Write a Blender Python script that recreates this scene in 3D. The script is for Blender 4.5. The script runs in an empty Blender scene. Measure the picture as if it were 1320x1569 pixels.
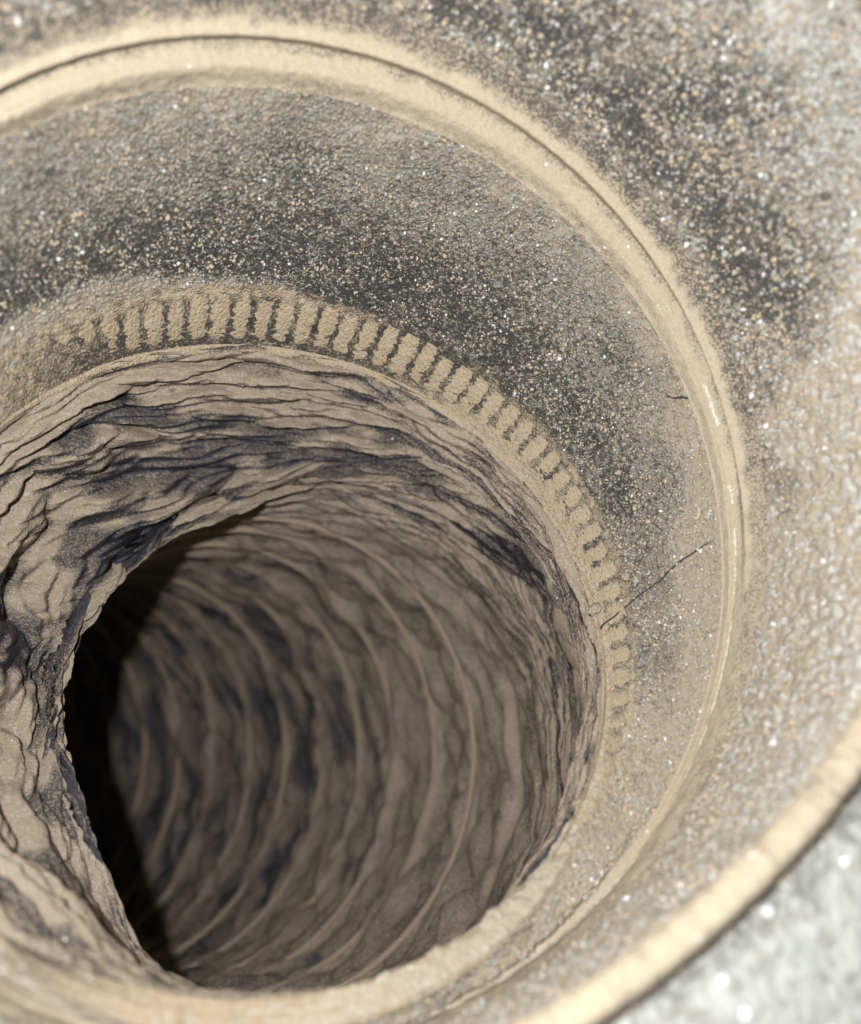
import bpy, math, random
import numpy as np
from mathutils import Matrix, Vector

sc = bpy.context.scene
# ------------------------------------------------------------------ camera, light, exposure
# Design frame: centimetres measured from the lens: x right, y down, z away from the lens.
PITCH = math.radians(60)
CAM_H = 0.42
FW = np.array([0, math.cos(PITCH), -math.sin(PITCH)])
UP = np.array([0, math.sin(PITCH), math.cos(PITCH)])
RT = np.array([1.0, 0, 0])
ORG = np.array([0, 0, CAM_H])


def W(p):
    """design centimetres -> world metres"""
    p = np.asarray(p, float)
    return ORG + 0.01 * (p[..., 0:1] * RT - p[..., 1:2] * UP + p[..., 2:3] * FW)


cam = bpy.data.cameras.new("camera")
co = bpy.data.objects.new("camera", cam)
sc.collection.objects.link(co)
co.location = (0, 0, CAM_H)
co.rotation_euler = (math.radians(90) - PITCH, 0, 0)
cam.sensor_fit = 'HORIZONTAL'
cam.sensor_width = 36
cam.lens = 36
cam.clip_start = 0.005
cam.clip_end = 20
cam.dof.use_dof = True
cam.dof.focus_distance = 0.142
cam.dof.aperture_fstop = 13
sc.camera = co

world = bpy.data.worlds.new("World")
sc.world = world
world.use_nodes = True
bg = world.node_tree.nodes["Background"]
bg.inputs[0].default_value = (0.90, 0.96, 1.0, 1)
bg.inputs[1].default_value = 0.08

ld = bpy.data.lights.new("phone_flash", 'POINT')
ld.energy = 1.36
ld.color = (1.0, 0.985, 0.955)
ld.shadow_soft_size = 0.0022
lo = bpy.data.objects.new("phone_flash", ld)
sc.collection.objects.link(lo)
lo.location = W(np.array([-1.35, -1.35, -0.9]))

sc.view_settings.view_transform = 'Standard'
sc.view_settings.look = 'None'
sc.view_settings.exposure = 0.0
sc.view_settings.gamma = 1

# ------------------------------------------------------------------ noise
_rng = np.random.RandomState(7)
_perm = _rng.permutation(256).astype(np.int32)
_perm = np.concatenate([_perm, _perm, _perm])
_g = _rng.normal(size=(256, 3)).astype(np.float32)
_g /= np.linalg.norm(_g, axis=1)[:, None]


def perlin(x, y, z):
    x, y, z = [np.asarray(a, np.float32) for a in np.broadcast_arrays(x, y, z)]
    xi, yi, zi = np.floor(x), np.floor(y), np.floor(z)
    xf, yf, zf = x - xi, y - yi, z - zi
    xi, yi, zi = [a.astype(np.int32) & 255 for a in (xi, yi, zi)]
    f = lambda t: t * t * t * (t * (t * 6 - 15) + 10)
    u, v, w = f(xf), f(yf), f(zf)

    def gr(i, j, k):
        h = _perm[_perm[_perm[xi + i] + yi + j] + zi + k]
        g = _g[h]
        return g[..., 0] * (xf - i) + g[..., 1] * (yf - j) + g[..., 2] * (zf - k)
    l = lambda a, b, t: a + t * (b - a)
    return 1.6 * l(l(l(gr(0, 0, 0), gr(1, 0, 0), u), l(gr(0, 1, 0), gr(1, 1, 0), u), v),
                   l(l(gr(0, 0, 1), gr(1, 0, 1), u), l(gr(0, 1, 1), gr(1, 1, 1), u), v), w)


def pn(P, s, off=0.0):
    return perlin(P[..., 0] * s + off, P[..., 1] * s + off * 1.7, P[..., 2] * s - off)


def sst(a, b, x):
    t = np.clip((x - a) / (b - a), 0, 1)
    return t * t * (3 - 2 * t)


# ------------------------------------------------------------------ mesh helpers
def link(name, me, mat, parent=None):
    o = bpy.data.objects.new(name, me)
    sc.collection.objects.link(o)
    if mat:
        me.materials.append(mat)
    if parent:
        o.parent = parent
    return o


def thing(name, label, cat, base, group=None):
    o = bpy.data.objects.new(name, None)
    o.empty_display_size = 0.01
    o.location = tuple(W(np.array(base)))
    sc.collection.objects.link(o)
    o['label'] = label
    o['category'] = cat
    if group:
        o['group'] = group
    return o


def np_mesh(name, V, F, attrs=None, smooth=True):
    me = bpy.data.meshes.new(name)
    n, m, k = len(V), len(F), F.shape[1]
    me.vertices.add(n)
    me.vertices.foreach_set("co", np.ascontiguousarray(V, np.float32).ravel())
    me.loops.add(m * k)
    me.loops.foreach_set("vertex_index", np.ascontiguousarray(F, np.int32).ravel())
    me.polygons.add(m)
    me.polygons.foreach_set("loop_start", np.arange(0, m * k, k, dtype=np.int32))
    me.polygons.foreach_set("loop_total", np.full(m, k, np.int32))
    me.polygons.foreach_set("use_smooth", np.full(m, smooth))
    for a, d in (attrs or {}).items():
        at = me.attributes.new(a, 'FLOAT', 'POINT')
        at.data.foreach_set("value", np.ascontiguousarray(d, np.float32).ravel())
    me.update(calc_edges=True)
    me.validate()
    return me


def grid_faces(nr, nc, wrap):
    i = np.arange(nr - 1)[:, None]
    j = np.arange(nc if wrap else nc - 1)[None, :]
    j2 = (j + 1) % nc
    a, b, c, d = i * nc + j, i * nc + j2, (i + 1) * nc + j2, (i + 1) * nc + j
    return np.stack([a, b, c, d], -1).reshape(-1, 4)


def normals(P):
    """normals of a closed-in-theta grid, P[row, col, 3]"""
    dr = np.gradient(P, axis=0)
    dc = np.roll(P, -1, 1) - np.roll(P, 1, 1)
    n = np.cross(dr, dc)
    return n / (np.linalg.norm(n, axis=-1, keepdims=True) + 1e-12)


def thetas(lo, hi, nd, ns):
    """dense between lo and hi degrees, sparse elsewhere"""
    a = np.linspace(math.radians(lo), math.radians(hi), nd, endpoint=False)
    b = np.linspace(math.radians(hi), math.radians(lo + 360), ns, endpoint=False)
    return np.concatenate([a, b])


def surf_obj(name, P, attrs, mat, parent, origin):
    V = W(P.reshape(-1, 3)) - np.array(origin.location if hasattr(origin, 'location') else origin)
    me = np_mesh(name, V, grid_faces(P.shape[0], P.shape[1], True), attrs)
    return link(name, me, mat, parent)


# ------------------------------------------------------------------ materials
def N(nt, t, **kw):
    n = nt.nodes.new(t)
    for k, v in kw.items():
        if k.startswith('i_'):
            key = k[2:]
            n.inputs[int(key) if key.isdigit() else key].default_value = v
        else:
            setattr(n, k, v)
    return n


def dusty(name, base, base_rough, dust_a, dust_b, grey, scale=20.0, flake=0.985, fine=1.0, bump=0.9, flake_scale=15.0,
          spec=0.5):
    m = bpy.data.materials.new(name)
    m.use_nodes = True
    nt = m.node_tree
    L = nt.links.new
    bs = nt.nodes["Principled BSDF"]
    tc = N(nt, 'ShaderNodeTexCoord')
    oi = N(nt, 'ShaderNodeObjectInfo')

    def math_(op, a, b=None, c=None, clamp=False):
        n = N(nt, 'ShaderNodeMath', operation=op, use_clamp=clamp)
        for i, x in enumerate((a, b, c)):
            if x is None:
                continue
            if isinstance(x, (int, float)):
                n.inputs[i].default_value = x
            else:
                L(x, n.inputs[i])
        return n.outputs[0]

    def mapr(x, a, b, c=0.0, d=1.0, smooth=False):
        n = N(nt, 'ShaderNodeMapRange', interpolation_type='SMOOTHSTEP' if smooth else 'LINEAR')
        L(x, n.inputs[0])
        for i, v in zip((1, 2, 3, 4), (a, b, c, d)):
            n.inputs[i].default_value = v
        return n.outputs[0]

    def noise(vec, s, det=2.0, rough=0.5):
        n = N(nt, 'ShaderNodeTexNoise')
        n.inputs['Scale'].default_value = s
        n.inputs['Detail'].default_value = det
        n.inputs['Roughness'].default_value = rough
        L(vec, n.inputs['Vector'])
        return n

    def mix(f, a, b):
        n = N(nt, 'ShaderNodeMix', data_type='RGBA')
        if isinstance(f, (int, float)):
            n.inputs[0].default_value = f
        else:
            L(f, n.inputs[0])
        for i, x in ((6, a), (7, b)):
            if isinstance(x, tuple):
                n.inputs[i].default_value = (*x, 1)
            else:
                L(x, n.inputs[i])
        return n.outputs[2]

    sc_ = N(nt, 'ShaderNodeVectorMath', operation='SCALE')
    sc_.inputs['Scale'].default_value = 100.0
    L(tc.outputs['Object'], sc_.inputs[0])
    ofs = N(nt, 'ShaderNodeVectorMath', operation='SCALE')
    ofs.inputs[0].default_value = (37.0, 11.0, 53.0)
    L(oi.outputs['Random'], ofs.inputs['Scale'])
    add = N(nt, 'ShaderNodeVectorMath', operation='ADD')
    L(sc_.outputs[0], add.inputs[0])
    L(ofs.outputs[0], add.inputs[1])
    vec = add.outputs[0]
    wn = noise(vec, scale * 1.3, 2.0)
    wv = N(nt, 'ShaderNodeVectorMath', operation='MULTIPLY_ADD')
    L(wn.outputs['Color'], wv.inputs[0])
    wv.inputs[1].default_value = (0.55 / scale,) * 3
    L(vec, wv.inputs[2])
    vo = N(nt, 'ShaderNodeTexVoronoi')
    vo.inputs['Scale'].default_value = scale
    L(wv.outputs[0], vo.inputs['Vector'])
    sep = N(nt, 'ShaderNodeSeparateColor')
    L(vo.outputs['Color'], sep.inputs[0])
    r1, r2, r3 = sep.outputs
    dist = vo.outputs['Distance']
    at = N(nt, 'ShaderNodeAttribute', attribute_name='dust')
    ap = N(nt, 'ShaderNodeAttribute', attribute_name='pale')
    nlo = noise(vec, 2.2, 4.0, 0.6).outputs[0]
    nmi = noise(vec, 8.5, 3.0, 0.6).outputs[0]
    nfi = noise(vec, 48.0 * fine, 3.0, 0.65).outputs[0]
    d = math_('ADD', at.outputs['Fac'], math_('MULTIPLY', math_('SUBTRACT', nlo, 0.5), 0.22))
    d = math_('ADD', d, math_('MULTIPLY', math_('SUBTRACT', nmi, 0.5), 0.38))
    ngr = noise(vec, scale * 0.95, 4.0, 0.7).outputs[0]
    grn = math_('ADD', math_('MULTIPLY', r1, 0.42), math_('MULTIPLY', mapr(ngr, 0.34, 0.66), 0.58))
    cov = mapr(math_('SUBTRACT', d, grn), -0.07, 0.13, smooth=True)
    rnd = mapr(dist, 0.62, 0.38, smooth=True)
    full = mapr(d, 0.65, 0.98, smooth=True)
    shape = math_('MAXIMUM', math_('MULTIPLY_ADD', rnd, 0.45, 0.55), full)
    cov = math_('MULTIPLY', cov, shape)
    # a thin film of fine powder between the grains
    film = math_('MULTIPLY', mapr(math_('ADD', d, math_('MULTIPLY', math_('SUBTRACT', nfi, 0.5), 1.2)), 0.20, 1.0), 0.36)
    cov = math_('MAXIMUM', cov, film, clamp=True)
    dc = mix(r2, dust_a, dust_b)
    dc = mix(mapr(nfi, 0.3, 0.75, 0, 0.5), dc, tuple(c * 0.72 for c in dust_a))
    gsel = mapr(math_('SUBTRACT', ap.outputs['Fac'], r3), -0.08, 0.08)
    dc = mix(gsel, dc, grey)
    bc = mix(mapr(nfi, 0.35, 0.7), base, tuple(c * 1.6 for c in base))
    col = mix(cov, bc, dc)
    # mineral flakes
    v2 = N(nt, 'ShaderNodeTexVoronoi')
    v2.inputs['Scale'].default_value = flake_scale
    L(wv.outputs[0], v2.inputs['Vector'])
    s2 = N(nt, 'ShaderNodeSeparateColor')
    L(v2.outputs['Color'], s2.inputs[0])
    fl = math_('MULTIPLY', mapr(s2.outputs[0], flake, min(1.0, flake + 0.004)), mapr(v2.outputs['Distance'], 0.40, 0.28))
    col = mix(fl, col, (0.82, 0.83, 0.84))
    L(col, bs.inputs['Base Color'])
    rgh = math_('ADD', math_('MULTIPLY', cov, 0.93 - base_rough), base_rough)
    rgh = math_('SUBTRACT', rgh, math_('MULTIPLY', fl, 0.5))
    L(rgh, bs.inputs['Roughness'])
    spn = math_('SUBTRACT', 0.5, math_('MULTIPLY', cov, 0.42))
    L(spn, bs.inputs['Specular IOR Level'])
    h = math_('MULTIPLY', math_('MULTIPLY_ADD', cov, 0.8, 0.2), math_('MULTIPLY', mapr(dist, 0.75, 0.0, smooth=True), math_('MULTIPLY_ADD', full, -0.8, 1.3)))
    h = math_('ADD', h, math_('MULTIPLY', nfi, 0.75))
    h = math_('ADD', h, math_('MULTIPLY', ngr, 0.5))
    h = math_('ADD', h, math_('MULTIPLY', nmi, 0.35))
    h = math_('ADD', h, math_('MULTIPLY', fl, 0.8))
    b = N(nt, 'ShaderNodeBump')
    b.inputs['Strength'].default_value = bump
    b.inputs['Distance'].default_value = 0.00052
    L(h, b.inputs['Height'])
    L(b.outputs[0], bs.inputs['Normal'])
    return m


TAN_A, TAN_B = (0.42, 0.365, 0.285), (0.51, 0.45, 0.36)
M_WALL = dusty('dusty_black_plastic', (0.024, 0.026, 0.027), 0.42, TAN_A, TAN_B, (0.44, 0.425, 0.375), scale=18, flake=0.968, bump=1.0,
               flake_scale=20)
M_OUTER = dusty('gritty_black_plastic', (0.03, 0.031, 0.032), 0.42, (0.40, 0.35, 0.275), (0.48, 0.43, 0.35), (0.52, 0.52, 0.495), scale=15, flake=0.976,
                bump=0.7, flake_scale=13)
M_RIM = dusty('dust_caked_plastic', (0.027, 0.028, 0.029), 0.45, (0.46, 0.39, 0.29), (0.54, 0.465, 0.36), (0.66, 0.64, 0.58),
              scale=30, flake=0.994, bump=0.45)
M_RIB = dusty('dusty_rib_plastic', (0.024, 0.026, 0.027), 0.42, (0.43, 0.345, 0.24), (0.53, 0.435, 0.315), (0.43, 0.415, 0.37),
              scale=24, flake=0.992, bump=0.8)
M_FLANGE = dusty('gritty_glare_plastic', (0.14, 0.14, 0.132), 0.4, (0.33, 0.327, 0.30), (0.40, 0.40, 0.37), (0.42, 0.435, 0.42),  # base and dust paled to paint flash overexposure on the near flange
                 scale=8, flake=0.92, flake_scale=5.5, bump=0.3)
M_FILM = dusty('dusty_black_film', (0.024, 0.024, 0.032), 0.27, (0.33, 0.272, 0.208), (0.425, 0.35, 0.27), (0.42, 0.39, 0.35),
               scale=34, flake=0.999, bump=0.6)
M_WIRE = dusty('dusty_wire', (0.03, 0.03, 0.03), 0.4, (0.34, 0.275, 0.205), (0.40, 0.325, 0.245), (0.4, 0.37, 0.33),
               scale=30, flake=0.999, bump=0.4)
M_BANK = dusty('settled_dust', (0.30, 0.25, 0.20), 0.9, (0.45, 0.385, 0.295), (0.53, 0.455, 0.36), (0.6, 0.57, 0.52),
               scale=26, flake=0.997, bump=0.8)


def simple(name, col, rough=0.8):
    m = bpy.data.materials.new(name)
    m.use_nodes = True
    nt = m.node_tree
    b = nt.nodes["Principled BSDF"]
    tn = N(nt, 'ShaderNodeTexNoise')
    tn.inputs['Scale'].default_value = 2500
    tc = N(nt, 'ShaderNodeTexCoord')
    nt.links.new(tc.outputs['Object'], tn.inputs['Vector'])
    mx = N(nt, 'ShaderNodeMix', data_type='RGBA')
    nt.links.new(tn.outputs[0], mx.inputs[0])
    mx.inputs[6].default_value = (*[c * 0.7 for c in col], 1)
    mx.inputs[7].default_value = (*[min(1, c * 1.3) for c in col], 1)
    nt.links.new(mx.outputs[2], b.inputs['Base Color'])
    b.inputs['Roughness'].default_value = rough
    return m


M_DARK = simple('dark_fibre', (0.03, 0.022, 0.018))
M_SHELL = simple('black_plastic_shell', (0.03, 0.031, 0.033), 0.5)
M_CRUMB_TAN = simple('tan_dust_crumb', (0.44, 0.365, 0.27), 0.9)
M_CRUMB_GREY = simple('grey_dust_crumb', (0.37, 0.365, 0.335), 0.8)
M_CRUMB_WHITE = simple('white_mineral_flake', (0.75, 0.76, 0.77), 0.35)

# ------------------------------------------------------------------ rings of the fitting
def frame(t):
    t = np.asarray(t, float)
    t = t / np.linalg.norm(t)
    v = np.array([0, 1.0, 0]) - t * t[1]
    v /= np.linalg.norm(v)
    u = np.cross(v, t)
    return t, u, v


def ring(c, n, R, th):
    t, u, v = frame(-np.asarray(n, float))
    d = (np.degrees(th) + 180) % 360 - 180
    k = (c[2] < 8) * 0.55 * sst(55, 115, d) * (1 - sst(150, 175, d))        # the mouth of the fitting is a little oval
    R = R + k[:, None]
    return np.asarray(c) + R * (np.cos(th)[:, None] * u + np.sin(th)[:, None] * v)


HOLE = ((-2.155, 1.383, 12.226), (.343, -.693, -1.), 5.0)
RIDGE = ((-1.25, .10, 10.85), (.365, -.139, -1.), 6.15)
BEAD = ((-.15, -2.10, 7.5), (.36, 0, -1.), 6.82)
LIP = ((.25, -2.6, 6.55), (.36, .05, -1.), 9.6)


def seg(A, B, w, th):
    PA, PB = ring(*A, th), ring(*B, th)
    w = w[:, None, None]
    return PA[None] * (1 - w) + PB[None] * w


def stitch(P, row, k=8):
    """make the first row coincide with a neighbour's edge"""
    P = P.copy()
    d = row - P[0]
    for i in range(k):
        P[i] += d * (1 - i / k) ** 2
    return P


def offset(P, h):
    n = normals(P)
    mid = P.mean(axis=1, keepdims=True)
    s = np.sign(((mid - P) * n).sum(-1).mean())
    return P + n * s * h[..., None]


deg = np.degrees


def wrapdeg(th):
    return (np.degrees(th) + 180) % 360 - 180


pipe = thing('plastic_pipe_fitting', 'dusty black flared plastic pipe fitting with a pale bead ring and ribbed inner collar', 'pipe fitting',
             (-1.2, 0.5, 10.5))

# --- tapered wall between rim ridge and ribbed band
WL, WB = 0.085, 0.75             # where the ledge ends and the ribbed band begins
th = thetas(-142, 105, 1150, 130)
D = wrapdeg(th)[None, :]


def taper_dust(w, D, P):
    n1 = pn(P, 0.8, 3.1)
    n2 = pn(P, 2.3, 9.7)
    top = 1 - sst(-25, 20, D)
    edge = 1 - sst(0.06, 0.46 + 0.12 * n1, w)
    d = 0.55 + 0.30 * edge
    d = d + 0.16 * sst(-70, 0, D) * (1 - 0.6 * w)
    d = d - 0.17 * sst(0.36, 0.58, w + 0.07 * n1) * top
    d = d + 0.24 * sst(-20, 35, D + 14 * n1)            # right side greyer with settled dust
    d = d + 0.04 + 0.08 * n1 + 0.08 * n2
    # dusty shelf above the ribs, running out to the right
    sh = 0.68 + 0.26 * sst(-105, -40, D) - 0.06 * sst(-80, -130, D)
    d = np.maximum(d, 0.92 * sst(sh - 0.04, sh + 0.08, w + 0.03 * n1 + 0.03 * n2))
    return d


LW = lambda D: 1 - 0.30 * sst(-70, 0, D)
w = np.concatenate([np.linspace(0.0, WL, 26)])
P = seg(RIDGE, HOLE, w, th)
Wg = w[:, None] + 0 * D
nn = 0.010 * pn(P, 1.7, 2.0) + 0.006 * pn(P, 6.0, 1.0)


def ledge(Wg, D, P):
    return 1 - sst(0.030, 0.075, Wg / LW(D) + 0.007 * pn(P, 1.7, 2.0) + 0.007 * pn(P, 5.0, 1.0) + 0.008 * pn(P, 14.0, 4.0))


led = ledge(Wg, D, P)
dust = np.maximum(taper_dust(Wg, D, P), led * 1.25)
h = -0.02 + 0.03 * sst(0, 0.02, Wg) - 0.11 * sst(0.015, 0.085, Wg + 0.006 * pn(P, 3.0, 2.0)) + 0.012 * pn(P, 9.0, 5.0)
P2 = offset(P, h)
LEDGE = P2
surf_obj('rim_ledge', P2, {'dust': dust, 'pale': -0.09 + 0.0 * led}, M_RIM, pipe, pipe)

w = np.linspace(WL, WB, 170)
P = seg(RIDGE, HOLE, w, th)
Wg = w[:, None] + 0 * D
led = ledge(Wg, D, P)
dust = np.maximum(taper_dust(Wg, D, P), led * 1.25)
gr = np.clip(dust, 0.25, 1)
h = -0.11 - 0.04 * np.sin(np.pi * np.clip((Wg - WL) / (WB - WL), 0, 1))
FILL = 0.24 * sst(28, 62, D)             # dust silted into the lower side
h += FILL * sst(WL, 0.32, Wg)
h += (0.022 * pn(P, 4.5, 5.0) + 0.028 * pn(P, 10.0, 1.0) + 0.024 * pn(P, 18.0, 7.0)) * gr
P2 = stitch(offset(P, h), LEDGE[-1])
taper = surf_obj('tapered_wall', P2, {'dust': dust, 'pale': 0.50 * (1 - sst(0.75, 1, dust)) * (1 - 0.6 * sst(-40, 20, D)) + 0.05}, M_WALL, pipe, pipe)
TAPER_P, TAPER_D = P2, dust

# --- ribbed band
w = np.linspace(WB, 0.985, 84)
P = seg(RIDGE, HOLE, w, th)
Wg = w[:, None] + 0 * D
dust = taper_dust(Wg, D, P)
low = 1 - sst(-142, -112, D)
inner = sst(0.93 - 0.05 * sst(-75, -40, D), 0.975, Wg + 0.01 * pn(P, 3.0, 2.0))
rightfade = sst(-75, -30, D)
dd = np.maximum(0.42 + 0.5 * low + 0.16 * sst(-60, -30, D) + 0.45 * sst(10, 38, D) + 0.35 * (1 - sst(WB + 0.01, WB + 0.07, Wg)) * sst(-60, -20, D), np.clip(inner * (0.45 + 0.9 * rightfade), 0, 1.1))
dd = np.maximum(dd, 0.95 * (1 - sst(WB + 0.02, WB + 0.10, Wg + 0.02 * pn(P, 6.0, 3.0))) * (1 - sst(-80, -45, D)))
k = sst(WB, WB + 0.04, Wg)
dust = dust * (1 - k) + dd * k
dust = dust + 0.10 * pn(P, 3.0, 6.0) + 0.25 * pn(P, 7.0, 2.0)
h = -0.11 + 0.08 * sst(WB, 0.9, Wg) + (0.020 * pn(P, 7.0, 1.5) + 0.016 * pn(P, 16.0, 3.0)) * np.clip(dust, 0.25, 1) + 0.10 * low * sst(WB, 0.9, Wg)
h += FILL * (1 - 0.7 * sst(0.86, 0.985, Wg))
P2 = stitch(offset(P, h), TAPER_P[-1])
BAND_P = P2
band = surf_obj('ribbed_band', P2, {'dust': dust, 'pale': 0 * dust + 0.15}, M_RIB, pipe, pipe)

# --- the ribs, each one a part of the band
def rib_mesh(seed):
    nx, ns = 22, 9
    rng = np.random.RandomState(seed)
    V, Dd = [], []
    for i in range(nx):
        x = i / (nx - 1)
        tap = min(1, 2.2 * x) * min(1, 5 * (1 - x) + 0.3)
        wv = 1 + 0.045 * rng.normal()
        sh = 0.06 * rng.normal()
        for j in range(ns):
            a = math.pi * j / (ns - 1)
            V.append((0.0050 * (x - 0.5), 0.00275 * (0.5 * math.cos(a) * wv * (0.75 + 0.25 * tap) + sh), 0.00065 * ((math.sin(a) ** 0.8) * (tap + 0.14 * rng.normal()) - 0.3)))
            Dd.append(0.72 + 0.42 * math.sin(a) ** 0.6 - 0.15 * (1 - min(1, 3 * x)) + 0.08 * rng.normal())
    me = np_mesh('rib', np.array(V), grid_faces(nx, ns, False), {'dust': np.array(Dd), 'pale': np.full(len(V), .06)})
    me.materials.append(M_RIB)
    return me


rib_mes = [rib_mesh(q) for q in range(7)]
NR = 92
rr = random.Random(11)
for k in range(NR):
    a = 2 * math.pi * (k + 0.13) / NR
    dg = (math.degrees(a) + 180) % 360 - 180
    if not (-143 < dg < 44):
        continue
    wc0, wc1 = 0.785 + rr.uniform(-.012, .012) + 0.015 * float(sst(-60, -10, dg)), 0.972
    A3 = np.array([a - 0.004, a, a + 0.004])
    pa = seg(RIDGE, HOLE, np.array([wc0]), A3)[0]
    pb = seg(RIDGE, HOLE, np.array([wc1]), A3)[0]
    ex = pb[1] - pa[1]
    ln = np.linalg.norm(ex)
    ex = ex / ln
    ey = pb[2] - pb[0]
    ey -= ex * (ey @ ex)
    ey /= np.linalg.norm(ey)
    ez = np.cross(ex, ey)
    c = (pa[1] + pb[1]) / 2
    if ez @ (np.array(HOLE[0]) - c) < 0:
        ez, ey = -ez, -ey
    sink = 0.014 + 0.022 * float(sst(15, 50, dg)) + 0.04 * float(1 - sst(-144, -122, dg))
    wid, hgt = 0.328 * rr.uniform(0.88, 1.06), 0.036 * rr.uniform(0.8, 1.15)
    Mx = np.eye(4)
    e2w = lambda e: e[0] * RT - e[1] * UP + e[2] * FW
    Mx[:3, 0] = e2w(ex) * ln / 0.50
    Mx[:3, 1] = e2w(ey) * wid / 0.275
    Mx[:3, 2] = e2w(ez) * hgt / 0.065
    Mx[:3, 3] = W(c + ez * (-0.03 - sink)) - np.array(pipe.location)
    o = bpy.data.objects.new('rib', rr.choice(rib_mes))
    sc.collection.objects.link(o)
    o.parent = band
    o.matrix_local = Matrix(Mx.tolist())

# --- collar lip round the hole
th2 = thetas(-150, 140, 1000, 100)
D2 = wrapdeg(th2)[None, :]
w = np.linspace(0.985, 1.04, 26)
P = seg(RIDGE, HOLE, w, th2)
Wg = w[:, None] + 0 * D2
q = (Wg - 0.985) / 0.055
h = -0.03 + 0.075 * np.sin(np.pi * np.clip(q, 0, 1)) ** 0.8 - 0.14 * sst(0.5, 1.0, q) + 0.012 * pn(P, 6, 4.0) + 0.01 * pn(P, 14, 2.0)
P2 = stitch(offset(P, h), np.stack([np.stack([np.interp(th2, np.unwrap(th), BAND_P[-1][:, k], period=2 * np.pi) for k in range(3)], -1)])[0], 4)
surf_obj('collar_lip', P2, {'dust': 1.0 - 0.55 * np.exp(-((q - 0.42) / 0.07) ** 2) * (pn(P, 2.2, 8.0) > 0.12) + 0 * q,
                            'pale': 0.05 + 0.9 * np.exp(-((q - 0.42) / 0.09) ** 2) * sst(0.05, 0.25, pn(P, 5.0, 8.0))}, M_RIB, pipe, pipe)

# --- rim ridge (crest, groove and outer bead) and outer wall
tho = thetas(-130, 90, 1000, 120)
Do = wrapdeg(tho)[None, :]
bs_ = np.linspace(0, 0.16, 60)
P = seg(RIDGE, BEAD, bs_, tho)
Bg = bs_[:, None] + 0 * Do
fadeR = 1 - sst(-18, 18, Do)
crest = np.exp(-(Bg / 0.012) ** 2)
gro = np.exp(-((Bg - 0.032) / 0.021) ** 2) * (0.15 + 0.85 * fadeR)
ob = np.exp(-((Bg - 0.068) / 0.014) ** 2)
h = -0.02 * sst(0.03, 0.0, Bg) - 0.14 * gro * (0.35 + 0.65 * fadeR) + 0.07 * ob * fadeR + 0.012 * pn(P, 5, 1.0) + 0.012 * pn(P, 12, 1.0) * (0.4 + gro)
h = h * sst(0.16, 0.145, Bg) - 0.05 * sst(0.08, 0.16, Bg)
dust = 1.10 - 0.30 * gro + 0.12 * pn(P, 3.0, 12.0)
dust = dust - 0.62 * sst(0.072, 0.135, Bg + 0.012 * pn(P, 2.0, 7) + 0.012 * pn(P, 7.0, 3) + 0.03 * sst(-20, 20, Do)) * (1 - 0.55 * sst(-22, 12, Do))
# worn bright line on the crest
worn = np.exp(-((Bg - 0.007) / 0.0036) ** 2) * sst(-0.10, 0.15, 0.18 + pn(P, 3.0, 4.4) + 0.10 * pn(P, 9.0, 2.0) + 0.45 * sst(-42, -8, Do) - 0.40)
P2 = stitch(offset(P, h), np.stack([np.interp(tho, th, LEDGE[0][:, k], period=2 * np.pi) for k in range(3)], -1), 5)
RIM = P2
surf_obj('rim_ridge', P2, {'dust': dust, 'pale': -0.10 + 1.05 * worn * sst(-45, -15, Do)}, M_RIM, pipe, pipe)

bs_ = np.linspace(0.16, 0.875, 96)
P = seg(RIDGE, BEAD, bs_, tho)
Bg = bs_[:, None] + 0 * Do
n1, n2 = pn(P, 0.7, 1.1), pn(P, 2.0, 5.0)
dust = 0.66 - 0.24 * sst(0.16, 0.26, Bg) * (1 - sst(-30, 5, Do)) + 0.36 * sst(0.32, 0.8, Bg + 0.1 * n1)  # extra dust outward paints the wall brightening nearer the flash
dust = dust + 0.55 * sst(-22, 18, Do + 16 * n1) + 0.12 * sst(30, 60, Do) + 0.09 * n1 + 0.16 * n2
h = (0.03 * pn(P, 4.0, 3.0) + 0.036 * pn(P, 9.0, 2.0) + 0.02 * pn(P, 16.0, 4.0)) * np.clip(dust + 0.15, 0.2, 1) + 0.015 * np.abs(pn(P, 15.0, 3.0))
h += -0.05 - 0.10 * sst(0.78, 0.86, Bg)
P2 = stitch(offset(P, h), RIM[-1], 5)
surf_obj('outer_wall', P2, {'dust': dust, 'pale': 0.16 + 0.55 * sst(0.35, 0.8, Bg) * (1 - 0.6 * sst(-5, 30, Do)) + 0.05 * sst(0, 30, Do)}, M_OUTER, pipe, pipe)  # pale grey rising outward is painted flash brightness too
OUTER_P = P2

bs_ = np.linspace(0.875, 1.11, 50)
P1 = seg(RIDGE, BEAD, np.minimum(bs_, 1), tho)
P1b = seg(BEAD, LIP, np.maximum(bs_ - 1, 0) * 1.3, tho)
P = np.where((bs_ < 1)[:, None, None], P1, P1b)
Bg = (bs_[:, None] - 0.875) / 0.235 + 0 * Do
h = -0.15 + 0.36 * np.sin(np.pi * np.clip((Bg - .12) / .76, 0, 1)) ** 0.7 + 0.02 * pn(P, 4, 4) + 0.012 * pn(P, 10, 2)
P2 = stitch(offset(P, h), OUTER_P[-1], 4)
dust = 0.95 + 0.08 * pn(P, 2.2, 6.0) + 0.15 * pn(P, 9.0, 2.0) - 0.6 * (1 - sst(0.04, 0.34, Bg)) - 0.5 * sst(0.72, 0.98, Bg)
surf_obj('bead_ring', P2, {'dust': dust, 'pale': -0.03 + 0 * dust}, M_RIM, pipe, pipe)
last = P2[-1]

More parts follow.
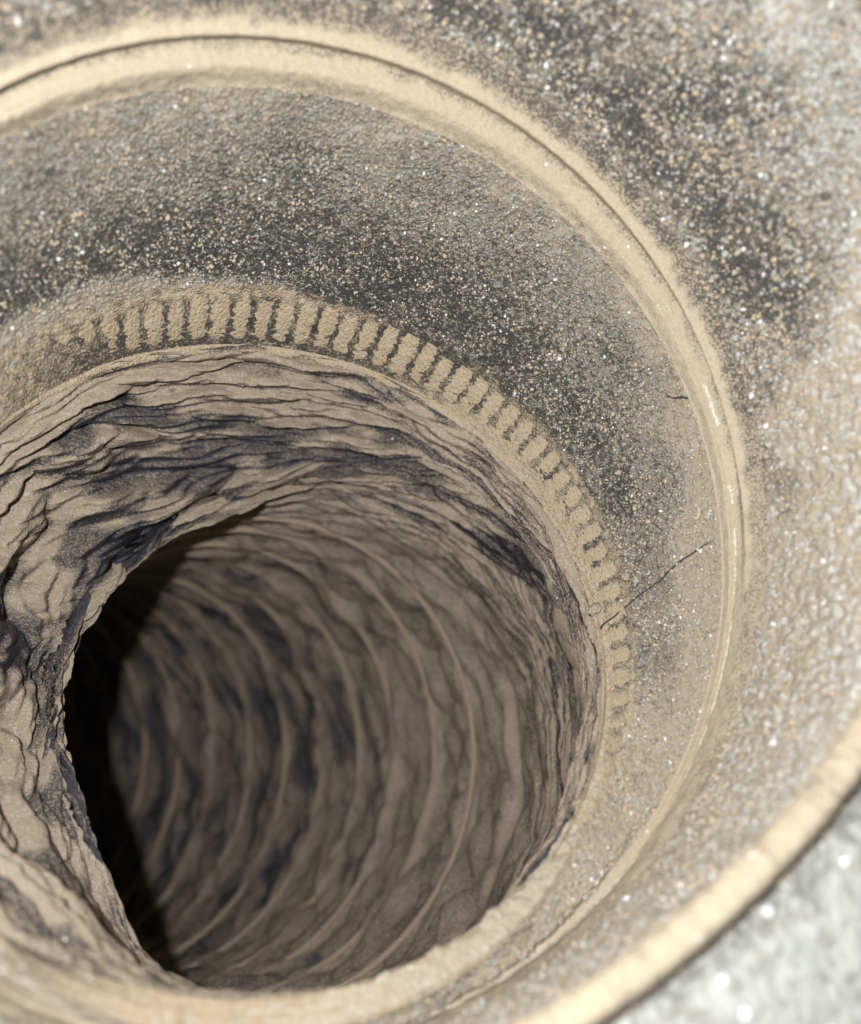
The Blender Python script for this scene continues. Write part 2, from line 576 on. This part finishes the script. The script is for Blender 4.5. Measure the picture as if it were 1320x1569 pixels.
w = np.linspace(0.0, 1.0, 44)
PB = ring(*LIP, tho)
P = last[None] * (1 - w[:, None, None]) + PB[None] * w[:, None, None]
Wg = w[:, None] + 0 * Do
h = (0.05 * pn(P, 3.0, 3.0) + 0.05 * np.abs(pn(P, 7.0, 2.0))) * sst(0, 0.04, Wg)
P2 = offset(P, h)
surf_obj('outer_flange', P2, {'dust': 0.55 + 0.4 * sst(0.03, 0.15, Wg) + 0.15 * pn(P, 2.0, 3.0), 'pale': 0.75 + 0 * Wg}, M_FLANGE, pipe, pipe)

# plain back of the moulding, so that the fitting has thickness
thb = np.linspace(0, 2 * np.pi, 96, endpoint=False)
rows = [ring(*LIP, thb), ring(LIP[0], LIP[1], LIP[2] + 0.25, thb), ring(np.array(LIP[0]) + [0.1, 0, .6], LIP[1], LIP[2] + 0.3, thb),
        ring(np.array(BEAD[0]) + [0, 0, .45], BEAD[1], BEAD[2] + 1.6, thb), ring(np.array(RIDGE[0]) + [0, 0, .6], RIDGE[1], RIDGE[2] + 2.0, thb),
        ring(np.array(HOLE[0]) + [0, 0, .5], HOLE[1], HOLE[2] + 1.5, thb), ring(np.array(HOLE[0]) + [-.4, .8, 1.4], HOLE[1], HOLE[2] + 1.0, thb),
        ring(np.array(HOLE[0]) + [-.4, .8, 1.4], HOLE[1], HOLE[2] + 0.4, thb)]
surf_obj('back_shell', np.array(rows), None, M_SHELL, pipe, pipe)

# ------------------------------------------------------------------ flexible duct
KEY = np.array([
    # x, y, z, R
    (-2.155, 1.383, 12.226, 5.02),
    (-2.25, 2.30, 13.25, 4.85),
    (-2.10, 3.35, 14.60, 4.78),
    (-2.75, 4.45, 16.6, 4.98),
    (-4.60, 5.40, 19.2, 4.98),
    (-7.60, 6.35, 21.7, 4.9),
    (-11.6, 7.10, 23.7, 4.8),
    (-16.5, 7.50, 25.0, 4.8),
    (-22.0, 7.80, 25.8, 4.8)])


def spline(K, t):
    """centripetal-free Catmull-Rom through the key rows"""
    n = len(K)
    Kp = np.vstack([2 * K[0] - K[1], K, 2 * K[-1] - K[-2]])
    i = np.clip(np.floor(t).astype(int), 0, n - 2)
    f = (t - i)[:, None]
    p0, p1, p2, p3 = Kp[i], Kp[i + 1], Kp[i + 2], Kp[i + 3]
    return 0.5 * ((2 * p1) + (-p0 + p2) * f + (2 * p0 - 5 * p1 + 4 * p2 - p3) * f ** 2 + (-p0 + 3 * p1 - 3 * p2 + p3) * f ** 3)


tt = np.linspace(0, len(KEY) - 1, 4000)
CL = spline(KEY, tt)
arc = np.concatenate([[0], np.cumsum(np.linalg.norm(np.diff(CL[:, :3], axis=0), axis=1))])
TOT = arc[-1]


def centre(s):
    C = np.stack([np.interp(s, arc, CL[:, k]) for k in range(4)], -1)
    T = np.gradient(CL[:, :3], axis=0)
    T = np.stack([np.interp(s, arc, T[:, k]) for k in range(3)], -1)
    T[:] = T / np.linalg.norm(T, axis=1)[:, None]
    # start square to the hole
    t0 = -np.array(HOLE[1]); t0 /= np.linalg.norm(t0)
    k = sst(0, 2.5, s)[:, None]
    T = T * k + t0 * (1 - k)
    T /= np.linalg.norm(T, axis=1)[:, None]
    Vv = np.array([0, 1.0, 0]) - T * T[:, 1:2]
    Vv /= np.linalg.norm(Vv, axis=1)[:, None]
    Uu = np.cross(Vv, T)
    return C, T, Uu, Vv


duct = thing('flexible_duct', 'crumpled black film flexible duct lined with tan dust, bending away inside the collar', 'duct', (-3, 4, 16))
PITCHW = 1.15
sA = np.concatenate([np.linspace(0, 4.6, 230, endpoint=False), np.linspace(4.6, 16, 210, endpoint=False), np.linspace(16, TOT, 84)])
thd = thetas(-178, 182 - 60, 900, 140)
Dd = wrapdeg(thd)[None, :]
C, T, U, Vv = centre(sA)
ct, st = np.cos(thd)[None, :], np.sin(thd)[None, :]
S = sA[:, None] + 0 * ct
TH = thd[None, :] + 0 * S


def billow(a, b, c, p=0.75):
    return np.clip(np.abs(perlin(a, b, c)) * 1.5, 0, 1) ** p


def cyl(k, th_, z, off):
    return np.cos(th_) * k + off, np.sin(th_) * k + off * 0.6, z


# weights
left = sst(55, 110, np.abs(((Dd - 215) + 180) % 360 - 180) * -1 + 165)      # 1 on the left / top
near = 1 - sst(3.4, 5.6, S)
# --- gathered folds near the mouth
warp = 0.35 * perlin(*cyl(1.3, TH, S * 0.5, 3.0)) + 0.12 * perlin(*cyl(4.0, TH, S * 1.3, 8.0))
skew = TH + 0.22 * S
f0 = billow(*cyl(1.2, TH + 0.3 * S, S * 0.8 + warp, 17.3), 0.8)
f1 = billow(*cyl(1.9, skew, S * 2.5 + warp * 3.0, 1.3), 0.55)
f2 = billow(*cyl(3.2, skew + 0.25 * warp, S * 5.0 + warp * 5.5, 5.1), 0.6)
f3 = billow(*cyl(6.5, skew - 0.1 * S, S * 9.0 + warp * 6, 9.3), 0.7)
f4 = billow(*cyl(7.5, TH - 0.55 * S + 0.3 * warp, S * 2.6 + 2 * warp, 27.0), 0.55)
fold = 0.26 * f0 + 0.33 * f1 + 0.20 * f2 + 0.07 * f3 + 0.075 * f4 - 0.43
dl = (Dd - 195 + 180) % 360 - 180
fold = fold * (1 + 0.45 * np.exp(-((dl + 15) / 60) ** 2))
foldn = fold
bulge = 0.85 * np.exp(-((dl + 12) / 55) ** 2) * np.exp(-((S - 3.4) / 1.5) ** 2) + 0.75 * np.exp(-((dl + 62) / 30) ** 2) * np.exp(-((S - 2.6) / 1.4) ** 2) + 1.05 * np.exp(-((dl + 88) / 24) ** 2) * np.exp(-((S - 1.8) / 1.2) ** 2) + 0.22 * perlin(*cyl(1.5, TH, S * 0.6, 60.0)) * np.exp(-((S - 3.6) / 1.4) ** 2)
fold = fold + bulge
# --- tight diagonal creases on the right
g1 = billow(*cyl(3.5, TH + 0.22 * S, S * 0.55 + warp, 4.2))
g2 = billow(*cyl(7.0, TH + 0.30 * S, S * 0.9 + 2 * warp, 6.6))
tight = 0.11 * g1 + 0.06 * g2
fold = foldn * (1 - 0.55 * np.exp(-((dl + 60) / 45) ** 2) * sst(1.2, 2.6, S)) + bulge
hn = fold * (0.25 + 0.75 * left) + tight * (1 - 0.7 * left)
# --- wire turns and slack film between them
ph = S / PITCHW - TH / (2 * np.pi) + 0.10 * perlin(*cyl(1.1, TH, S * 0.35, 2.0))
fr = ph - np.floor(ph)
rid = np.exp(-((fr - 0.5) * PITCHW / 0.15) ** 2) * np.clip(0.85 + 0.7 * perlin(*cyl(2.6, TH, S * 0.6, 75.0)), 0.3, 1.2)
sag = 0.5 + 0.5 * np.cos(2 * np.pi * (fr - 0.5))
zig = 0.28 * np.sin(2 * np.pi * ph)
dg1 = S + 0.95 * TH + 0.25 * zig
dg2 = S - 0.75 * TH - 0.20 * zig
c1 = billow(*cyl(2.2, TH, 1.5 * dg1, 12.0), 0.6)
c2 = billow(*cyl(3.2, TH, 2.2 * dg2, 15.0), 0.6)
c3 = billow(*cyl(3.5, TH, 3.6 * dg1, 18.0))
deep = (0.36 * rid * (0.75 + 0.5 * perlin(*cyl(2.0, TH, S, 70.0))) + 0.08 * sag) * sst(4.8, 8.0, S) + (0.30 * c1 + 0.22 * c2 + 0.09 * c3) * (1 - 0.65 * rid) - 0.13
hh = hn * near + deep * (1 - near)
hh *= sst(0, 0.25, S)
hh += 0.05 * perlin(*cyl(2.0, TH, S * 0.8, 22.0)) * sst(0, .3, S)
# --- dust, with light falloff painted in deep down the duct
dfs = np.gradient(fold, axis=0) / np.gradient(S, axis=0)
crease = 1 - np.clip(f1 * 1.5, 0, 1)
pt = perlin(*cyl(2.4, TH + 0.22 * S, S * 2.4 + warp * 3, 31.0)) + 0.7 * perlin(*cyl(5.5, TH + 0.22 * S, S * 6.0 + warp * 5, 35.0))
zone = np.exp(-((S - 2.2) / 1.0) ** 2) * sst(-165, -120, Dd) * (1 - sst(-70, -35, Dd)) + 0.8 * np.exp(-((((Dd - 200 + 180) % 360 - 180) / 38) ** 2)) * np.exp(-((S - 2.2) / 1.3) ** 2) + 0.6 * np.exp(-((S - 1.2) / 1.2) ** 2) * sst(-70, -40, Dd) * (1 - sst(-15, 0, Dd))
bare_n = sst(-0.05, 0.45, pt + 0.42 * zone - 0.10)
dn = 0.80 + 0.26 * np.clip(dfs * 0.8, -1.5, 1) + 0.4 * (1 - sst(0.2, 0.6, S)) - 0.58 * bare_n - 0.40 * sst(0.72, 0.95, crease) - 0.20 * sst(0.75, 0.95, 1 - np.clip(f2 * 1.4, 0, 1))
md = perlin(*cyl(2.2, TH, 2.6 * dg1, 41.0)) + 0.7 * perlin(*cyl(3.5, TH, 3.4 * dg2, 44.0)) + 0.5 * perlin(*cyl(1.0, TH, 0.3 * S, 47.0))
dd_ = 0.86 + 0.3 * rid - 0.24 * sst(7, 16, S) - 0.42 * sst(-0.25, 0.65, md) * (1 - 0.8 * rid) * sst(5.0, 9.0, S) - 0.15 * sst(0.3, 0.9, 1 - c1)  # dust thinned with depth paints the flash falloff into the colour
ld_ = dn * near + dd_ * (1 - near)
# thick dust swells the film
ptc = 0.05 * np.clip(ld_, 0, 1) * near + 0.02 * perlin(*cyl(26.0, TH, S * 6.0, 50.0)) * np.clip(ld_, 0, 1) * near
hh = hh + ptc
Rr = C[:, 3][:, None] - hh
radial = ct[..., None] * U[:, None, :] + st[..., None] * Vv[:, None, :]
Pl = C[:, None, :3] + Rr[..., None] * radial - T[:, None, :] * (0.55 * hn * near * left)[..., None]
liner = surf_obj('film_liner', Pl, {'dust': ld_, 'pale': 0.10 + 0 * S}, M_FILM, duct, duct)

# --- the coil of wire under the film
nw = 2600
sw = np.linspace(5.5, TOT - 0.3, nw)
wth = ((sw / PITCHW - 0.5) * 2 * np.pi)
Cw, Tw, Uw, Vw = centre(sw)
rw = Cw[:, 3] - 0.25 - 0.04 * np.sin(sw * 1.7)
Pw = Cw[:, :3] + rw[:, None] * (np.cos(wth)[:, None] * Uw + np.sin(wth)[:, None] * Vw)
na = 8
tg = np.gradient(Pw, axis=0)
tg /= np.linalg.norm(tg, axis=1)[:, None]
e1 = np.cos(wth)[:, None] * Uw + np.sin(wth)[:, None] * Vw
e2 = np.cross(tg, e1)
aa = np.linspace(0, 2 * np.pi, na, endpoint=False)
Pt = Pw[:, None] + 0.075 * (np.cos(aa)[None, :, None] * e1[:, None] + np.sin(aa)[None, :, None] * e2[:, None])
surf_obj('wire_coil', Pt, {'dust': np.full(nw * na, 1.0), 'pale': np.full(nw * na, .05)}, M_WIRE, duct, duct)

# ------------------------------------------------------------------ helpers that find a spot on a built surface
def project(P):
    return np.stack([660 + 1320 * P[..., 0] / P[..., 2], 784.5 + 1320 * P[..., 1] / P[..., 2]], -1)


def spot(P, px):
    q = project(P)
    d = ((q - np.array(px)) ** 2).sum(-1)
    i, j = np.unravel_index(np.argmin(d), d.shape)
    return i, j


def surface_normals(P):
    n = normals(P)
    mid = P.mean(axis=1, keepdims=True)
    return n * np.sign(((mid - P) * n).sum(-1).mean())


def tube(P, r, na=7):
    """closed tube along points P with radii r"""
    P = np.asarray(P, float)
    r = np.broadcast_to(r, len(P))
    t = np.gradient(P, axis=0)
    t /= np.linalg.norm(t, axis=1)[:, None]
    a = np.cross(t, [0.31, 0.2, 0.93]); a /= np.linalg.norm(a, axis=1)[:, None]
    b = np.cross(t, a)
    an = np.linspace(0, 2 * np.pi, na, endpoint=False)
    return P[:, None] + r[:, None, None] * (np.cos(an)[None, :, None] * a[:, None] + np.sin(an)[None, :, None] * b[:, None])


TN = surface_normals(TAPER_P)
ON = surface_normals(OUTER_P)

# hairline crack across the right of the tapered wall
pts = []
rng = np.random.RandomState(5)
CKP = np.concatenate([TAPER_P, BAND_P])
CKN = surface_normals(CKP)
ck = [(914, 966), (928, 956), (945, 942), (965, 925), (990, 905), (1012, 890), (1020, 882), (1040, 862), (1060, 850), (1085, 832)]
ck = [(np.interp(x, np.arange(len(ck)), [c[0] for c in ck]), np.interp(x, np.arange(len(ck)), [c[1] for c in ck])) for x in np.linspace(0, len(ck) - 1, 40)]
for p in ck:
    i, j = spot(CKP, (p[0] + rng.normal() * 1.0, p[1] + rng.normal() * 1.0))
    pts.append(CKP[i, j] + CKN[i, j] * 0.012)
pts = np.array(pts)
for _ in range(2):
    pts[1:-1] = (pts[:-2] + 2 * pts[1:-1] + pts[2:]) / 4
cr = surf_obj('hairline_crack', tube(pts, 0.009 + 0.007 * rng.rand(len(pts))), None, M_DARK, taper, pipe)
cr['label'] = 'thin dark hairline crack in the dust'

# ------------------------------------------------------------------ settled dust bank on the lower collar
c0, c1_ = np.searchsorted(np.degrees(th[:1150]), [24, 104.5])
lipx = ring(*HOLE, th[c0:c1_])
r0 = 4
base_rows = BAND_P[24:-2, c0:c1_]
dirn = (lipx - BAND_P[-12, c0:c1_])
dirn /= np.linalg.norm(dirn, axis=-1, keepdims=True)
extra = base_rows[-1][None] + dirn[None] * np.linspace(0.01, 0.42, 26)[:, None, None]
P = np.concatenate([base_rows, extra])
nb = len(base_rows)
Db = np.degrees(th[c0:c1_])[None, :]
ql = np.concatenate([np.linspace(0, 1, nb), 1 + np.linspace(0.01, 0.42, 26) / 1.6])[:, None] + 0 * Db
cen = np.array(HOLE[0])
ax = -np.array(HOLE[1]); ax /= np.linalg.norm(ax)
inw = cen - P
inw -= (inw @ ax)[..., None] * ax
inw /= np.linalg.norm(inw, axis=-1, keepdims=True)
inw = inw - 0.35 * ax
inw /= np.linalg.norm(inw, axis=-1, keepdims=True)
ends = sst(28, 72, Db + 7 * pn(P, 1.5, 3.0)) * (1 - sst(84, 104, Db))
up = np.clip(ql, 0, 1.1) ** 1.6
und = 0.5 + 0.5 * np.cos(th[None, c0:c1_] * 92)
h = -0.035 + 0.075 * sst(0.0, 0.15, ql) * ends + 0.05 * ends * up + 0.045 * und * sst(0.5, 0.75, ql) * (1 - sst(70, 95, Db)) * sst(27, 38, Db) * (1 - 0.6 * sst(0.95, 1.05, ql))
h = h + (0.03 * pn(P, 1.6, 2.0) + 0.030 * pn(P, 4.5, 6.0) + 0.022 * pn(P, 11.0, 3.0)) * ends * up
edge = 1.07 + 0.05 * pn(P, 3.0, 14.0) + 0.03 * pn(P, 9.0, 4.0)
h -= 0.5 * sst(edge - 0.02, edge + 0.14, ql)
P = P + inw * h[..., None]
wb, tb = ql[:, 0], th[c0:c1_]
V = W(P.reshape(-1, 3))
base = W(P[60, 300])
me = np_mesh('dust_bank', V - base, grid_faces(len(wb), len(tb), False), {'dust': np.full(len(V), 1.15), 'pale': np.full(len(V), .1)})
o = link('dust_bank', me, M_BANK)
o.location = tuple(base)
o['label'] = 'pale bank of loose dust settled along the lower edge of the ribbed collar'
o['category'] = 'dust'
o['kind'] = 'stuff'

# ------------------------------------------------------------------ loose crumbs of dust, one mass nobody could count
t_ = (1 + 5 ** .5) / 2
ICO = np.array([(-1, t_, 0), (1, t_, 0), (-1, -t_, 0), (1, -t_, 0), (0, -1, t_), (0, 1, t_), (0, -1, -t_), (0, 1, -t_), (t_, 0, -1), (t_, 0, 1), (-t_, 0, -1), (-t_, 0, 1)]) / 1.9
ICF = np.array([(0, 11, 5), (0, 5, 1), (0, 1, 7), (0, 7, 10), (0, 10, 11), (1, 5, 9), (5, 11, 4), (11, 10, 2), (10, 7, 6), (7, 1, 8),
                (3, 9, 4), (3, 4, 2), (3, 2, 6), (3, 6, 8), (3, 8, 9), (4, 9, 5), (2, 4, 11), (6, 2, 10), (8, 6, 7), (9, 8, 1)])
rng = np.random.RandomState(21)


def crumbs(P, Nn, count, rmin, rmax, weight, nd):
    nr = P.shape[0]
    wgt = weight[:, :nd].ravel().astype(float)
    wgt = np.clip(wgt, 0, None); wgt /= wgt.sum()
    k = rng.choice(nr * nd, count, p=wgt)
    i, j = k // nd, k % nd
    pos, nm = P[i, j], Nn[i, j]
    r = rmin + (rmax - rmin) * rng.rand(count) ** 3.6
    rv = ICO[None] * (1 + 0.25 * rng.normal(size=(count, 12, 1)))
    sc3 = rng.uniform(0.6, 1.3, size=(count, 1, 3))
    V = pos[:, None] + rv * sc3 * r[:, None, None] + nm[:, None] * (r * 0.45)[:, None, None]
    return V


sets = []
wt = (0.35 + 0.65 * (pn(TAPER_P, 1.5, 2.2) > -0.1)) * np.ones_like(TAPER_D)
sets.append((crumbs(TAPER_P, TN, 12000, 0.009, 0.034, wt, 1150)))
sets.append((crumbs(OUTER_P, ON, 12000, 0.009, 0.048, (0.3 + 0.7 * sst(-0.3, 0.3, pn(OUTER_P, 1.2, 4.2))) * (1 - 0.75 * sst(-15, 20, Do)), 1000)))
V = np.concatenate([v.reshape(-1, 3) for v in sets])
nc = len(V) // 12
F = (ICF[None] + 12 * np.arange(nc)[:, None, None]).reshape(-1, 3)
base = W(np.array([-1.2, .5, 10.5]))
me = np_mesh('dust_crumbs', W(V) - base, F, None, smooth=True)
o = link('dust_crumbs', me, M_CRUMB_TAN)
me.materials.append(M_CRUMB_GREY)
me.materials.append(M_CRUMB_WHITE)
pick = np.repeat(rng.choice(3, nc, p=[.62, .33, .05]), 20).astype(np.int32)
me.polygons.foreach_set('material_index', pick)
o.location = tuple(base)
o['label'] = 'loose crumbs and pale flakes of dust scattered over the black plastic walls'
o['category'] = 'dust'
o['kind'] = 'stuff'

# ------------------------------------------------------------------ small loose things
def strand(name, P, Nn, path, r, mat, label, cat, lift=0.6, jit=0.6, n=26, arch=0.0):
    path = np.array(path, float)
    x = np.linspace(0, len(path) - 1, n)
    pp = np.stack([np.interp(x, np.arange(len(path)), path[:, k]) for k in range(2)], -1)
    pts = []
    for q, p in enumerate(pp):
        i, j = spot(P, p)
        pts.append(P[i, j] + Nn[i, j] * (r * lift + arch * math.sin(math.pi * q / (n - 1))))
    pts = np.array(pts)
    for _ in range(3):
        pts[1:-1] = (pts[:-2] + 2 * pts[1:-1] + pts[2:]) / 4
    rad = r * (1 + 0.25 * rng.normal(size=n))
    rad[0] *= .4; rad[-1] *= .4
    T3 = tube(pts, rad)
    b = W(T3.reshape(-1, 3).mean(0))
    me = np_mesh(name, W(T3.reshape(-1, 3)) - b, grid_faces(T3.shape[0], T3.shape[1], True), None)
    o = link(name, me, mat)
    o.location = tuple(b)
    o['label'] = label
    o['category'] = cat
    return o


strand('dark_fibre', TAPER_P, TN, [(1022, 606), (1034, 610), (1046, 607), (1056, 611)], 0.015, M_DARK,
       'short dark fibre lying across the tan rim ledge at the right', 'fibre', n=12, arch=0.03)
strand('curled_lint', TAPER_P, TN, [(1064, 772), (1073, 776), (1074, 788), (1068, 797), (1062, 792)], 0.030, M_CRUMB_TAN,
       'small tan curl of lint stuck to the right wall above the hairline crack', 'lint', n=20, arch=0.03)


def clump(name, P, Nn, px, r, seed, label):
    i, j = spot(P, px)
    g = np.random.RandomState(seed)
    V, F, Dv = [], [], []
    nu, nv = 20, 14
    a = np.linspace(0, 2 * np.pi, nu, endpoint=False)
    b = np.linspace(0.02, np.pi - 0.02, nv)
    Q = np.stack([np.sin(b)[:, None] * np.cos(a), np.sin(b)[:, None] * np.sin(a), np.cos(b)[:, None] + 0 * a], -1)
    Q = Q * (1 + 0.45 * pn(Q, 1.6, seed * 1.3) + 0.22 * pn(Q, 4.0, seed * 2.1))[..., None]
    Q = Q * np.array([1.0, 1.35, 0.8]) * r * 0.01
    me = np_mesh(name, Q.reshape(-1, 3), grid_faces(nv, nu, True), {'dust': np.full(nu * nv, 1.1), 'pale': np.full(nu * nv, .1)})
    o = link(name, me, M_BANK)
    o.location = tuple(W(P[i, j] + Nn[i, j] * r * 0.35))
    o.rotation_euler = (g.rand() * 3, g.rand() * 3, g.rand() * 3)
    o['label'] = label
    o['category'] = 'dust clump'
    return o


clump('dust_clump', BAND_P, surface_normals(BAND_P), (893, 940), 0.11, 3, 'ragged clump of dust hanging on the right edge of the duct mouth')
clump('dust_clump', TAPER_P, TN, (955, 884), 0.075, 8, 'small round lump of dust on the right wall just above the crack')
